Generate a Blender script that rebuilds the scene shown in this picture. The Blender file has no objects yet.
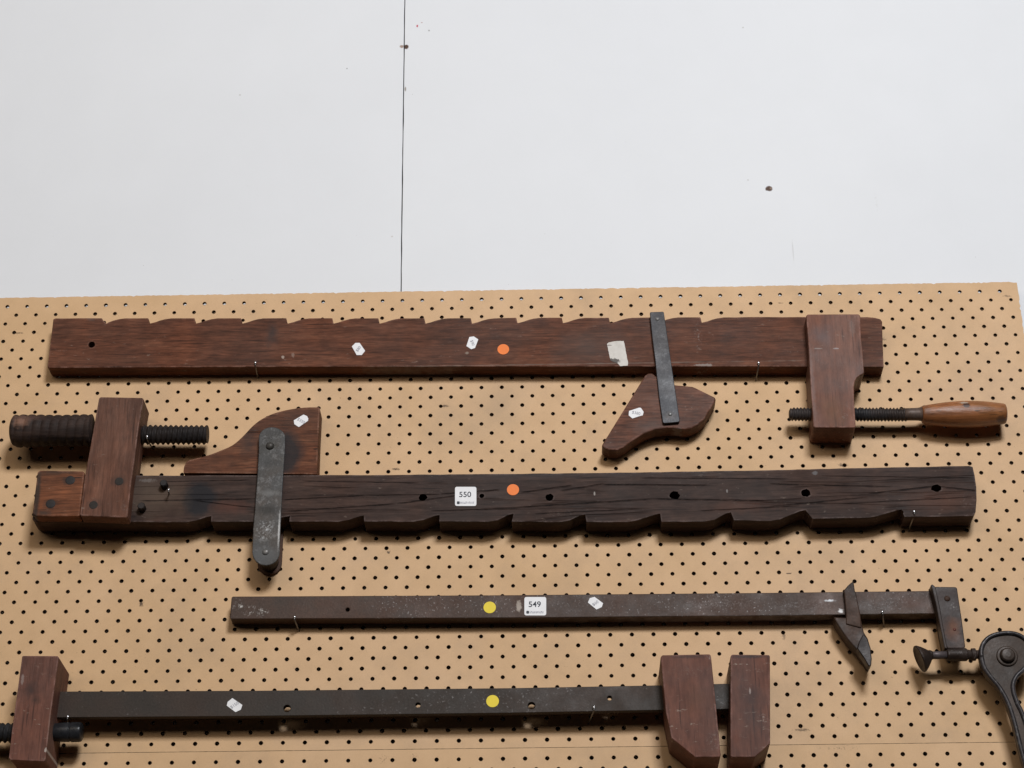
import bpy, bmesh, math, random
from mathutils import Vector, Matrix
random.seed(7)
R = math.radians
scene = bpy.context.scene
C = scene.collection

# ------------------------------------------------------------------ camera
F_PX = 2103.615
CAM = Vector((0.694610, -2.340326, -1.331558))
RIGHT = Vector((0.99973116, 0.02262055, -0.00509051))
DOWN = Vector((-0.01490185, 0.45865228, -0.88849087))
FWD = Vector((-0.01776337, 0.88832787, 0.45886606))
cd = bpy.data.cameras.new('camera'); cam = bpy.data.objects.new('camera', cd); C.objects.link(cam)
cd.sensor_width = 36; cd.lens = F_PX / 1024 * 36; cd.clip_start = .05; cd.clip_end = 100
m = Matrix.Identity(4)
for r in range(3):
    m[r][0] = RIGHT[r]; m[r][1] = -DOWN[r]; m[r][2] = -FWD[r]; m[r][3] = CAM[r]
cam.matrix_world = m
scene.camera = cam
scene.render.resolution_x = 1024; scene.render.resolution_y = 768

# ------------------------------------------------------------------ light
KEY_W, FILL_W, WORLD = 108, 50, 0.006
w = bpy.data.worlds.new('World'); scene.world = w; w.use_nodes = True
bg = w.node_tree.nodes['Background']; bg.inputs[0].default_value = (.9, .95, 1, 1); bg.inputs[1].default_value = WORLD

def area(name, loc, target, sx, sy, watt, col):
    l = bpy.data.lights.new(name, 'AREA'); l.shape = 'RECTANGLE'; l.size = sx; l.size_y = sy
    l.energy = watt; l.color = col
    o = bpy.data.objects.new(name, l); C.objects.link(o); o.location = loc
    o.rotation_euler = (Vector(target) - Vector(loc)).to_track_quat('-Z', 'Y').to_euler()
    return o
area('window_light', (1.36, -3.4, 1.28), (.8, 0, -.1), .8, .6, KEY_W, (.92, .955, 1.0))
area('fill_light', (.1, -3.4, .95), (.7, 0, -.05), 4.6, 1.5, FILL_W, (1.0, .86, .70))  # added fill lamp with no visible source, lifts shadows and warms the left
vs = scene.view_settings
vs.view_transform = 'Standard'; vs.look = 'None'; vs.exposure = 0; vs.gamma = 1

# ------------------------------------------------------------------ helpers
def P(px, py, d=0.0):
    """point that stands d metres in front of the pegboard"""
    v = RIGHT * ((px - 512) / F_PX) + DOWN * ((py - 384) / F_PX) + FWD
    t = (-d - CAM.y) / v.y
    return CAM + v * t

def scale_at(px, py, d=0.0):
    return (P(px + 1, py, d) - P(px, py, d)).length

def obj(name, me, mat, parent=None, bevel=0, seg=2, smooth=False, base=None):
    """link a mesh built in world metres as ONE object under its thing"""
    o = bpy.data.objects.new(name, me)
    C.objects.link(o)
    top = parent
    off = Vector((0, 0, 0))
    if parent is not None:
        off = Vector(parent['base'])
        o.parent = parent
        o['base'] = tuple(off)
    elif base is not None:
        off = Vector(base); o.location = off; o['base'] = tuple(off)
    me.transform(Matrix.Translation(-off))
    if mat:
        me.materials.append(mat)
    if smooth:
        for p in me.polygons: p.use_smooth = True
    if bevel:
        b = o.modifiers.new('bevel', 'BEVEL'); b.width = bevel; b.segments = seg
        b.limit_method = 'ANGLE'; b.angle_limit = R(32); b.harden_normals = False
    return o

def thing(name, base, label, cat, group=None):
    o = bpy.data.objects.new(name, None); C.objects.link(o); o.empty_display_size = .03
    o.location = base; o['base'] = tuple(base); o['label'] = label; o['category'] = cat
    if group: o['group'] = group
    return o

def from_bm(bm):
    bmesh.ops.recalc_face_normals(bm, faces=bm.faces)
    me = bpy.data.meshes.new('mesh'); bm.to_mesh(me); bm.free(); return me

def prism_bm(pts, d0, d1, bm=None, back=None):
    """pts: (x, z) outline; filled solid between d0 (near the board) and d1 (front)"""
    bm = bm or bmesh.new()
    back = back or pts
    f = [bm.verts.new((x, -d1, z)) for x, z in pts]
    b = [bm.verts.new((x, -d0, z)) for x, z in back]
    bm.faces.new(f); bm.faces.new(b[::-1])
    n = len(pts)
    for i in range(n):
        bm.faces.new((f[i], b[i], b[(i + 1) % n], f[(i + 1) % n]))
    return bm

def outline(px_pts, d):
    return [(P(x, y, d).x, P(x, y, d).z) for x, y in px_pts]

def prism(px_pts, d0, d1, bm=None):
    return prism_bm(outline(px_pts, d1), d0, d1, bm)

def wobble(pts, step, amp, seed=0):
    """subdivide an outline and wear it by a fraction of a millimetre"""
    rnd = random.Random(seed); out = []
    n = len(pts)
    for i in range(n):
        a = Vector(pts[i]); b = Vector(pts[(i + 1) % n]); L = (b - a).length
        out.append(tuple(a))
        k = int(L / step)
        nrm = Vector((-(b - a).y, (b - a).x)) / (L + 1e-9)
        for j in range(1, k):
            q = a.lerp(b, j / k) + nrm * rnd.uniform(-amp, amp)
            out.append((q.x, q.y))
    return out

def circle_pts(c, r, n=20, rz=None):
    rz = rz or r
    return [(c[0] + r * math.cos(2 * math.pi * i / n), c[1] + rz * math.sin(2 * math.pi * i / n)) for i in range(n)]

def cut(me, cutters):
    """real holes through a solid"""
    a = bpy.data.objects.new('tmp', me); C.objects.link(a)
    bm = bmesh.new()
    for pts, d0, d1 in cutters: prism_bm(pts, d0, d1, bm)
    cm = from_bm(bm); b = bpy.data.objects.new('tmp_cut', cm); C.objects.link(b)
    md = a.modifiers.new('b', 'BOOLEAN'); md.operation = 'DIFFERENCE'; md.object = b; md.solver = 'EXACT'
    dg = bpy.context.evaluated_depsgraph_get()
    out = bpy.data.meshes.new_from_object(a.evaluated_get(dg))
    bpy.data.objects.remove(a); bpy.data.objects.remove(b)
    return out

def lathe_bm(p0, axis, prof, n=32, bm=None, cap=True):
    bm = bm or bmesh.new()
    axis = Vector(axis).normalized()
    u = axis.orthogonal().normalized(); v = axis.cross(u)
    rings = []
    for t, r in prof:
        c = Vector(p0) + axis * t
        rings.append([bm.verts.new(c + (u * math.cos(2 * math.pi * i / n) + v * math.sin(2 * math.pi * i / n)) * r) for i in range(n)])
    for a, b in zip(rings, rings[1:]):
        for i in range(n):
            bm.faces.new((a[i], a[(i + 1) % n], b[(i + 1) % n], b[i]))
    if cap:
        bm.faces.new(rings[0]); bm.faces.new(rings[-1])
    return bm

def thread_bm(p0, p1, r, depth, pitch, n=36, per=8, round_=False, endr=0.0, worn=None):
    """a screw: one helical thread running from p0 to p1"""
    bm = bmesh.new(); p0 = Vector(p0); p1 = Vector(p1)
    axis = (p1 - p0).normalized(); L = (p1 - p0).length
    u = Vector((0, 0, 1)); u = (u - axis * u.dot(axis)).normalized(); v = axis.cross(u)
    steps = max(8, int(L / pitch * per)); rings = []
    for s in range(steps + 1):
        t = L * s / steps; ring = []
        for i in range(n):
            a = 2 * math.pi * i / n
            f = (t / pitch + i / n) % 1.0
            h = (math.sin(math.pi * f) ** .6) if round_ else 1 - abs(2 * f - 1)
            rr = r - depth * (1 - h)
            if worn: rr += worn * math.sin(t * 60 + a) * math.cos(t * 23 - a)
            if endr:
                e = min(t, endr); rr *= math.sqrt(max(.05, 1 - (1 - e / endr) ** 2 * .6))
            ring.append(bm.verts.new(p0 + axis * t + (u * math.cos(a) + v * math.sin(a)) * rr))
        rings.append(ring)
    for a, b in zip(rings, rings[1:]):
        for i in range(n): bm.faces.new((a[i], a[(i + 1) % n], b[(i + 1) % n], b[i]))
    bm.faces.new(rings[0]); bm.faces.new(rings[-1])
    return bm

def tube_bm(path, r, n=10, bm=None):
    bm = bm or bmesh.new(); rings = []
    for i, p in enumerate(path):
        a = path[max(0, i - 1)]; b = path[min(len(path) - 1, i + 1)]
        t = (Vector(b) - Vector(a)).normalized()
        u = t.cross(Vector((0.13, 1, 0.07))).normalized(); v = t.cross(u)
        rings.append([bm.verts.new(Vector(p) + (u * math.cos(2 * math.pi * k / n) + v * math.sin(2 * math.pi * k / n)) * r) for k in range(n)])
    for a, b in zip(rings, rings[1:]):
        for i in range(n): bm.faces.new((a[i], a[(i + 1) % n], b[(i + 1) % n], b[i]))
    bm.faces.new(rings[0]); bm.faces.new(rings[-1])
    return bm

def smooth_line(pts, k=6):
    out = []
    n = len(pts)
    for i in range(n - 1):
        p0, p1, p2, p3 = pts[max(i - 1, 0)], pts[i], pts[i + 1], pts[min(i + 2, n - 1)]
        for j in range(k):
            t = j / k
            out.append(tuple(.5 * (2 * p1[c] + (p2[c] - p0[c]) * t + (2 * p0[c] - 5 * p1[c] + 4 * p2[c] - p3[c]) * t * t + (3 * p1[c] - p0[c] - 3 * p2[c] + p3[c]) * t ** 3) for c in (0, 1)))
    out.append(tuple(pts[-1]))
    return out

# ------------------------------------------------------------------ materials
class NT:
    def __init__(s, name, rough=.6, spec=.4, metal=0):
        s.mat = bpy.data.materials.new(name); s.mat.use_nodes = True; s.t = s.mat.node_tree
        s.b = s.t.nodes['Principled BSDF']
        s.b.inputs['Roughness'].default_value = rough; s.b.inputs['Metallic'].default_value = metal
        s.b.inputs['Specular IOR Level'].default_value = spec
        s.co = s.t.nodes.new('ShaderNodeTexCoord').outputs['Object']
    def n(s, typ): return s.t.nodes.new(typ)
    def link(s, a, b): s.t.links.new(a, b)
    def map(s, scale=(1, 1, 1), rot=(0, 0, 0), loc=(0, 0, 0)):
        q = s.n('ShaderNodeMapping'); s.link(s.co, q.inputs[0])
        q.inputs['Scale'].default_value = scale; q.inputs['Rotation'].default_value = rot; q.inputs['Location'].default_value = loc
        return q.outputs[0]
    def noise(s, vec, scale, detail=4, rough=.55, dist=0):
        q = s.n('ShaderNodeTexNoise'); s.link(vec, q.inputs['Vector'])
        q.inputs['Scale'].default_value = scale; q.inputs['Detail'].default_value = detail
        q.inputs['Roughness'].default_value = rough; q.inputs['Distortion'].default_value = dist
        return q.outputs[0]
    def ramp(s, fac, stops):
        q = s.n('ShaderNodeValToRGB'); s.link(fac, q.inputs[0]); e = q.color_ramp.elements
        while len(e) < len(stops): e.new(.5)
        for el, (p, c) in zip(e, stops):
            el.position = p; el.color = (*c, 1) if isinstance(c, tuple) else (c, c, c, 1)
        return q.outputs[0]
    def mix(s, fac, a, b, mode='MIX'):
        q = s.n('ShaderNodeMix'); q.data_type = 'RGBA'; q.blend_type = mode
        for sock, val in ((0, fac), (6, a), (7, b)):
            if isinstance(val, (int, float)): q.inputs[sock].default_value = val if sock == 0 else (val, val, val, 1)
            elif isinstance(val, tuple): q.inputs[sock].default_value = (*val, 1)
            else: s.link(val, q.inputs[sock])
        return q.outputs[2]
    def math(s, op, a, b=None):
        q = s.n('ShaderNodeMath'); q.operation = op
        for i, val in enumerate((a, b)):
            if val is None: continue
            if isinstance(val, (int, float)): q.inputs[i].default_value = val
            else: s.link(val, q.inputs[i])
        return q.outputs[0]
    def bump(s, h, strength=.3, dist=.001, prev=None):
        q = s.n('ShaderNodeBump'); q.inputs['Strength'].default_value = strength; q.inputs['Distance'].default_value = dist
        s.link(h, q.inputs['Height'])
        if prev: s.link(prev, q.inputs['Normal'])
        return q.outputs[0]
    def spot(s, col, c, rx, rz, color, amount=1.0, ragged=.6, soft=.35, nscale=None, speck=0):
        """a stain, chip, painted highlight or other colour patch with a ragged outline at object coordinates c = (x, z)"""
        sep = s.n('ShaderNodeSeparateXYZ'); s.link(s.co, sep.inputs[0])
        dx = s.math('DIVIDE', s.math('SUBTRACT', sep.outputs[0], c[0]), rx)
        dz = s.math('DIVIDE', s.math('SUBTRACT', sep.outputs[2], c[1]), rz)
        rr = s.math('SQRT', s.math('ADD', s.math('MULTIPLY', dx, dx), s.math('MULTIPLY', dz, dz)))
        nz = s.noise(s.co, nscale or 1.3 / min(rx, rz), 3, .6)
        rr = s.math('ADD', rr, s.math('MULTIPLY', s.math('SUBTRACT', nz, .5), ragged * 2))
        f = s.ramp(rr, [(1 - soft, amount), (1, 0.0)]) if soft < 1 else s.ramp(rr, [(0, amount), (1, 0.0)])
        if speck:
            f = s.math('MULTIPLY', f, s.ramp(s.noise(s.co, speck, 5, .75), [(.53, 0.0), (.60, 1.0)]))
        return s.mix(f, col, color)

def wood(name, dark, mid, light, grain='x', tilt=0, cracks=.0, rough=.55, scratch=.25, spots=(), base=(0, 0, 0), scale=1.0, seed=0, edge=.75, lines=(), streak=.8, spec=.15):
    k = NT(name, rough, spec)
    g = (7, 62, 62) if grain == 'x' else (62, 62, 7)
    g = tuple(v * scale for v in g)
    rot = (0, R(tilt), 0)
    v = k.map(g, rot, (seed * 3.1, seed * 1.7, seed))
    n1 = k.noise(v, 1.6, 6, .62, .5)
    fine = k.noise(k.map(tuple(q * 5 for q in g), rot, (seed, 0, 0)), 1.5, 4, .6)
    warm = lambda c: (c[0] * 1.04, c[1] * .99, c[2] * .90)
    col = k.ramp(n1, [(.28, warm(dark)), (.5, warm(mid)), (.72, warm(light))])
    col = k.mix(streak, col, k.ramp(fine, [(.3, .55), (.7, 1.35)]), 'MULTIPLY')
    med = k.noise(k.map((30, 30, 55) if grain == 'x' else (55, 55, 30), rot, (seed, 4, 0)), 1.5, 5, .65)
    col = k.mix(.8, col, k.ramp(med, [(.3, (.72, .72, .74)), (.5, (1, 1, 1)), (.7, (1.30, 1.24, 1.18))]), 'MULTIPLY')
    big = k.noise(k.co, 9, 4, .6)
    col = k.mix(.75, col, k.ramp(big, [(.3, (.62, .58, .56)), (.5, (1, 1, 1)), (.72, (1.38, 1.26, 1.15))]), 'MULTIPLY')
    h = k.math('ADD', fine, k.math('MULTIPLY', n1, 1.3))
    # open pores and drying cracks that run with the grain
    pv = k.map(tuple(q * (9 if i else 3) for i, q in enumerate(g)) if grain == 'x' else tuple(q * (3 if i == 2 else 9) for i, q in enumerate(g)), rot)
    pore = k.ramp(k.noise(pv, 1, 2, .5), [(.30, 1.0), (.38, 0.0)])
    col = k.mix(k.math('MULTIPLY', pore, .7), col, tuple(c * .45 for c in dark))
    if cracks:
        cv = k.map((1.5, 1, 34) if grain == 'x' else (34, 1, 1.5), rot, (seed, 0, seed * .37))
        c = k.noise(cv, 1.25, 3, .45, .25)
        line = k.ramp(k.math('ABSOLUTE', k.math('SUBTRACT', c, .5)), [(0.0, 1.0), (.013, .9), (.026, 0.0)])
        gate = k.ramp(k.noise(k.map((5, 5, 18), rot, (seed * 2, 0, 3)), 1.0, 3, .5), [(.44, 0.0), (.52, 1.0)])
        line = k.math('MULTIPLY', line, gate)
        col = k.mix(k.math('MULTIPLY', line, cracks), col, (.004, .003, .003))
        h = k.math('SUBTRACT', h, k.math('MULTIPLY', line, 3.0))
    # pale knocks and scratches
    sv = k.map((60, 60, 150), (0, R(25), 0), (seed, 2, 0))
    s1 = k.ramp(k.noise(sv, 1.6, 5, .7), [(.61, 0.0), (.69, 1.0)])
    gate2 = k.ramp(k.noise(k.co, 22, 3, .5), [(.47, 0.0), (.6, 1.0)])
    sc = k.math('MULTIPLY', k.math('MULTIPLY', s1, gate2), scratch)
    col = k.mix(sc, col, (.34, .27, .22))
    for sp in spots:
        c, rx, rz, cc, am = sp[:5]
        kw = sp[5] if len(sp) > 5 else {}
        col = k.spot(col, (c[0] - base[0], c[1] - base[2]), rx, rz, cc, am, **kw)
    if edge:
        bv = k.n('ShaderNodeBevel'); bv.samples = 4; bv.inputs['Radius'].default_value = .0032
        ge = k.n('ShaderNodeNewGeometry'); dt = k.n('ShaderNodeVectorMath'); dt.operation = 'DOT_PRODUCT'
        k.link(bv.outputs[0], dt.inputs[0]); k.link(ge.outputs['True Normal'], dt.inputs[1])
        em = k.ramp(k.math('SUBTRACT', 1.0, dt.outputs['Value']), [(.004, 0.0), (.05, 1.0)])
        em = k.math('MULTIPLY', em, k.ramp(k.noise(k.co, 75, 5, .7), [(.45, 0.0), (.62, 1.0)]))
        col = k.mix(k.math('MULTIPLY', em, edge), col, tuple(min(.5, c * 1.9 + .05) for c in light))
    if lines:
        sep = k.n('ShaderNodeSeparateXYZ'); k.link(k.co, sep.inputs[0])
        wz = k.math('MULTIPLY', k.math('SUBTRACT', k.noise(k.map((1, 0, 0)), 42, 4, .6), .5), .0022)
        wd = k.ramp(k.noise(k.map((1, 1, 3)), 60, 3, .6), [(.32, .25), (.7, 1.0)])
        tot = None
        for (x0, z0), (x1, z1), wdt in lines:
            x0 -= base[0]; x1 -= base[0]; z0 -= base[2]; z1 -= base[2]
            t = k.math('DIVIDE', k.math('SUBTRACT', sep.outputs[0], x0), x1 - x0)
            zz = k.math('ADD', k.math('MULTIPLY', t, z1 - z0), z0)
            dd = k.math('ABSOLUTE', k.math('SUBTRACT', k.math('SUBTRACT', sep.outputs[2], zz), wz))
            tap = k.ramp(k.math('ABSOLUTE', k.math('SUBTRACT', t, .5)), [(.42, 1.0), (.5, 0.0)])
            f = k.math('MULTIPLY', k.ramp(k.math('DIVIDE', dd, wdt), [(.35, 1.0), (1.0, 0.0)]), tap)
            tot = f if tot is None else k.math('MAXIMUM', tot, f)
        tot = k.math('MULTIPLY', tot, wd)
        col = k.mix(tot, col, (.004, .003, .003)); h = k.math('SUBTRACT', h, k.math('MULTIPLY', tot, 4.0))
    k.link(col, k.b.inputs['Base Color'])
    k.link(k.ramp(big, [(.3, rough - .1), (.7, rough + .16)]), k.b.inputs['Roughness'])
    k.link(k.bump(h, .5, .0009), k.b.inputs['Normal'])
    return k.mat

def iron(name, base_col, rust, white=.0, rust_amt=.5, rough=.5, metal=.35, grain=1.0, spots=(), base=(0, 0, 0), white_col=(.42, .40, .40), seed=0, bright=0):
    k = NT(name, rough + .06, .22, metal * .4)
    a = k.noise(k.map((1, 1, 1), loc=(seed, 0, 0)), 38 * grain, 6, .65)
    b = k.noise(k.map((1, 1, 1), loc=(seed + 4, 0, 0)), 14, 4, .6)
    f = k.noise(k.co, 420, 3, .6)
    col = k.ramp(a, [(.3, tuple(c * .55 for c in base_col)), (.5, base_col), (.72, tuple(c * 1.5 for c in base_col))])
    col = k.mix(k.math('MULTIPLY', k.ramp(b, [(.42, 0.0), (.62, 1.0)]), rust_amt), col, rust)
    col = k.mix(.5, col, k.ramp(f, [(.3, .55), (.7, 1.4)]), 'MULTIPLY')
    if bright:
        col = k.mix(k.math('MULTIPLY', k.ramp(k.noise(k.co, 160, 4, .7), [(.53, 0.0), (.62, 1.0)]), bright), col, (.5, .5, .51))
    if white:
        g1 = k.ramp(k.noise(k.co, 330, 4, .7), [(.60, 0.0), (.67, 1.0)])
        g2 = k.ramp(k.noise(k.map((1, 1, 2), loc=(seed + 9, 0, 0)), 11, 3, .6), [(.46, 0.0), (.62, 1.0)])
        col = k.mix(k.math('MULTIPLY', k.math('MULTIPLY', g1, g2), white), col, white_col)
    for sp in spots:
        c, rx, rz, cc, am = sp[:5]
        kw = sp[5] if len(sp) > 5 else {}
        col = k.spot(col, (c[0] - base[0], c[1] - base[2]), rx, rz, cc, am, **kw)
    k.link(col, k.b.inputs['Base Color'])
    k.link(k.ramp(a, [(.3, rough - .12), (.7, rough + .2)]), k.b.inputs['Roughness'])
    k.link(k.bump(k.math('ADD', a, k.math('MULTIPLY', f, .35)), .4, .0008), k.b.inputs['Normal'])
    return k.mat

def plain(name, col, rough=.6, spec=.4, metal=0, var=.15, nscale=90):
    k = NT(name, rough, spec, metal)
    n = k.noise(k.co, nscale, 4, .6)
    k.link(k.mix(1.0, col, k.ramp(n, [(.3, 1 - var), (.7, 1 + var * .6)]), 'MULTIPLY'), k.b.inputs['Base Color'])
    k.link(k.bump(n, .12, .0003), k.b.inputs['Normal'])
    return k.mat

def wxz(px, py, d=0):
    p = P(px, py, d); return (p.x, p.z)

# ------------------------------------------------------------------ wall (two white sheets with an open joint)
WALL_Y = .018
def wall_material():
    k = NT('white_painted_wall', .6, .35)
    n1 = k.noise(k.co, 1.6, 4, .6); n2 = k.noise(k.co, 14, 4, .6); n3 = k.noise(k.map((1, 1, .25)), 60, 4, .6)
    col = k.ramp(n1, [(.3, (.715, .732, .765)), (.7, (.745, .762, .792))])
    col = k.mix(.5, col, k.ramp(n2, [(.3, (.975, .975, .97)), (.7, (1.01, 1.01, 1.01))]), 'MULTIPLY')
    # tiny specks of dirt
    sp = k.ramp(k.noise(k.map((1, 1, 1)), 170, 2, .5), [(.765, 0.0), (.80, .55)])
    col = k.mix(sp, col, (.32, .30, .29))
    # faint vertical rubs
    rub = k.ramp(k.noise(k.map((120, 1, 3.0)), 1.0, 3, .6), [(.74, 0.0), (.80, .16)])
    col = k.mix(rub, col, (.5, .5, .5))
    W = -WALL_Y
    def s(c, x, y, rx, ry, cc, am=1, **kw): return k.spot(c, wxz(x, y, W), rx * .00125, ry * .00145, cc, am, **kw)
    br = (.075, .035, .02)
    col = s(col, 401.8, 46.5, 2.8, 2.0, (.30, .2, .15), .9, ragged=.5, soft=.4)
    col = s(col, 406.2, 46.8, 3.2, 3.1, br, 1, ragged=.45, soft=.3)
    col = s(col, 769, 188.6, 4.4, 3.1, br, 1, ragged=.4, soft=.3)
    col = s(col, 770.8, 188.2, 1.8, 1.6, (.30, .22, .17), .8, ragged=.3, soft=.7)
    col = s(col, 417.2, 26, 1.3, 1.9, (.5, .06, .10), .95, ragged=.4, soft=.5)
    col = s(col, 421.8, 22.6, 1.3, .8, (.4, .2, .2), .7, ragged=.4, soft=.5)
    col = s(col, 429, 30.5, 1.5, 1.3, (.25, .25, .25), .7, ragged=.5, soft=.5)
    col = s(col, 405.4, 89, 1.2, 3.2, (.2, .16, .12), .8, ragged=.4, soft=.5)
    col = s(col, 347, 68.5, 1, 1, (.2, .2, .2), .7, ragged=.3, soft=.5)
    col = s(col, 240, 95, 1.4, 1, (.4, .38, .36), .6, ragged=.3, soft=.5)
    col = s(col, 743, 27.5, 1.2, 1.1, (.4, .38, .36), .6, ragged=.3, soft=.5)
    col = s(col, 748, 180, 1.2, 1.1, (.4, .38, .36), .5, ragged=.3, soft=.5)
    col = s(col, 876, 200, 3.0, 14, (.50, .49, .48), .4, ragged=.5, soft=.9, speck=420)
    col = s(col, 793, 251, .8, 14, (.45, .44, .44), .45, ragged=.5, soft=.6)
    col = s(col, 392, 236.5, 1.5, 1.2, (.45, .40, .36), .5, ragged=.5, soft=.6)
    k.link(col, k.b.inputs['Base Color'])
    k.link(k.bump(k.math('ADD', n2, k.math('MULTIPLY', n3, .1)), .1, .0015), k.b.inputs['Normal'])
    return k.mat
j0 = P(405.6, -60, -WALL_Y); j1 = P(401, 292, -WALL_Y)
def jx(z): return j1.x + (j0.x - j1.x) * (z - j1.z) / (j0.z - j1.z)
bm = bmesh.new()
ZT, ZB = 1.1, -1.2
zs = [ZB + (ZT - ZB) * i / 150 for i in range(151)]
rnd = random.Random(3)
lft = [jx(z) - .0008 + rnd.uniform(-.00022, .00022) for z in zs]; rgt = [jx(z) + .0007 + rnd.uniform(-.00022, .00022) for z in zs]
def sheet(edge, xo):
    a = [bm.verts.new((x, WALL_Y, z)) for x, z in zip(edge, zs)]; b = [bm.verts.new((xo, WALL_Y, z)) for z in zs]
    c = [bm.verts.new((x, WALL_Y + .006, z)) for x, z in zip(edge, zs)]
    for i in range(150):
        bm.faces.new((a[i], a[i + 1], b[i + 1], b[i])); bm.faces.new((a[i], c[i], c[i + 1], a[i + 1]))
sheet(lft, -1.6); sheet(rgt, 2.9)
v = [bm.verts.new(q) for q in ((-1.6, WALL_Y + .006, ZB), (2.9, WALL_Y + .006, ZB), (2.9, WALL_Y + .006, ZT), (-1.6, WALL_Y + .006, ZT))]
gf = bm.faces.new(v)
me = from_bm(bm)
wall = obj('wall', me, wall_material(), base=(0, 0, 0)); wall['kind'] = 'structure'
me.materials.append(plain('joint_gap', (.05, .048, .045), .9))
me.polygons[len(me.polygons) - 1].material_index = 1

# ------------------------------------------------------------------ pegboards
S = .0254; HR = .00226
def board_material(name, seed, tone=1.0):
    k = NT(name, .62, .3)
    n1 = k.noise(k.map(loc=(seed, 0, 0)), 2.2, 4, .6); n2 = k.noise(k.map(loc=(seed, 0, 5)), 24, 5, .65); n3 = k.noise(k.co, 700, 2, .6)
    col = k.ramp(n1, [(.3, (.612 * tone, .394 * tone, .208 * tone)), (.7, (.655 * tone, .436 * tone, .260 * tone))])
    col = k.mix(.8, col, k.ramp(n2, [(.3, (.90, .89, .87)), (.55, (1, 1, 1)), (.75, (1.06, 1.07, 1.09))]), 'MULTIPLY')
    col = k.mix(.5, col, k.ramp(n3, [(.3, .93), (.7, 1.05)]), 'MULTIPLY')
    # greyish hand-rubbed smudges
    sm = k.ramp(k.noise(k.map(loc=(seed + 3, 0, 1)), 6.5, 6, .75), [(.50, 0.0), (.72, .30)])
    col = k.mix(sm, col, (.30, .225, .165))
    # dark nicks round worn holes and short scratches
    nk = k.ramp(k.noise(k.map((1, 1, 1.6), (0, R(30), 0), (seed, 0, 0)), 150, 4, .7), [(.66, 0.0), (.72, .85)])
    gt = k.ramp(k.noise(k.map(loc=(seed, 1, 0)), 17, 2, .5), [(.53, 0.0), (.60, 1.0)])
    col = k.mix(k.math('MULTIPLY', nk, gt), col, (.13, .075, .04))
    sc = k.ramp(k.noise(k.map((14, 1, 210), (0, R(-14), 0), (seed, 0, 0)), 1.0, 3, .6), [(.73, 0.0), (.77, .5)])
    col = k.mix(k.math('MULTIPLY', sc, k.ramp(k.noise(k.co, 8, 2, .5), [(.5, 0.0), (.62, 1.0)])), col, (.24, .15, .09))
    if seed == 2:
        for (x, y, rx, rz, a) in ((804, 728, .006, .0022, .8), (812, 735, .008, .002, .8), (840, 748, .018, .0016, .7), (383, 759, .004, .003, .7), (414, 758, .004, .003, .7)):
            col = k.spot(col, wxz(x, y), rx * 1.6, rz * 2.2, (.12, .075, .045), min(1, a * 1.3), ragged=.5, soft=.9, speck=330)
    else:
        for (x, y, rx, rz, a) in ((141, 604, .003, .0045, .9), (19, 333, .006, .0012, .7), (396, 469, .006, .0018, .8), (388.5, 552.5, .003, .002, .8), (780, 303, .0045, .001, .6),
                                  (789, 573.5, .004, .0012, .8), (843, 465, .006, .003, .7), (784, 636, .0025, .006, .5), (802, 730, .01, .0022, .6), (882, 339, .006, .003, .45), (445, 406, .006, .002, .7), (1007, 296, .006, .0015, .5)):
            col = k.spot(col, wxz(x, y), rx, rz, (.13, .08, .045), min(1, a * 1.3), ragged=1.2, soft=.6, nscale=420)
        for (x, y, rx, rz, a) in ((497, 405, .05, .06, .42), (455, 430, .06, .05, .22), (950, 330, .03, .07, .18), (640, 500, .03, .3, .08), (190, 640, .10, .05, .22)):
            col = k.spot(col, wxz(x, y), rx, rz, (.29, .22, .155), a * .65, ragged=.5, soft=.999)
    k.link(col, k.b.inputs['Base Color'])
    k.link(k.bump(k.math('ADD', n3, n2), .10, .0005), k.b.inputs['Normal'])
    return k.mat

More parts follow.
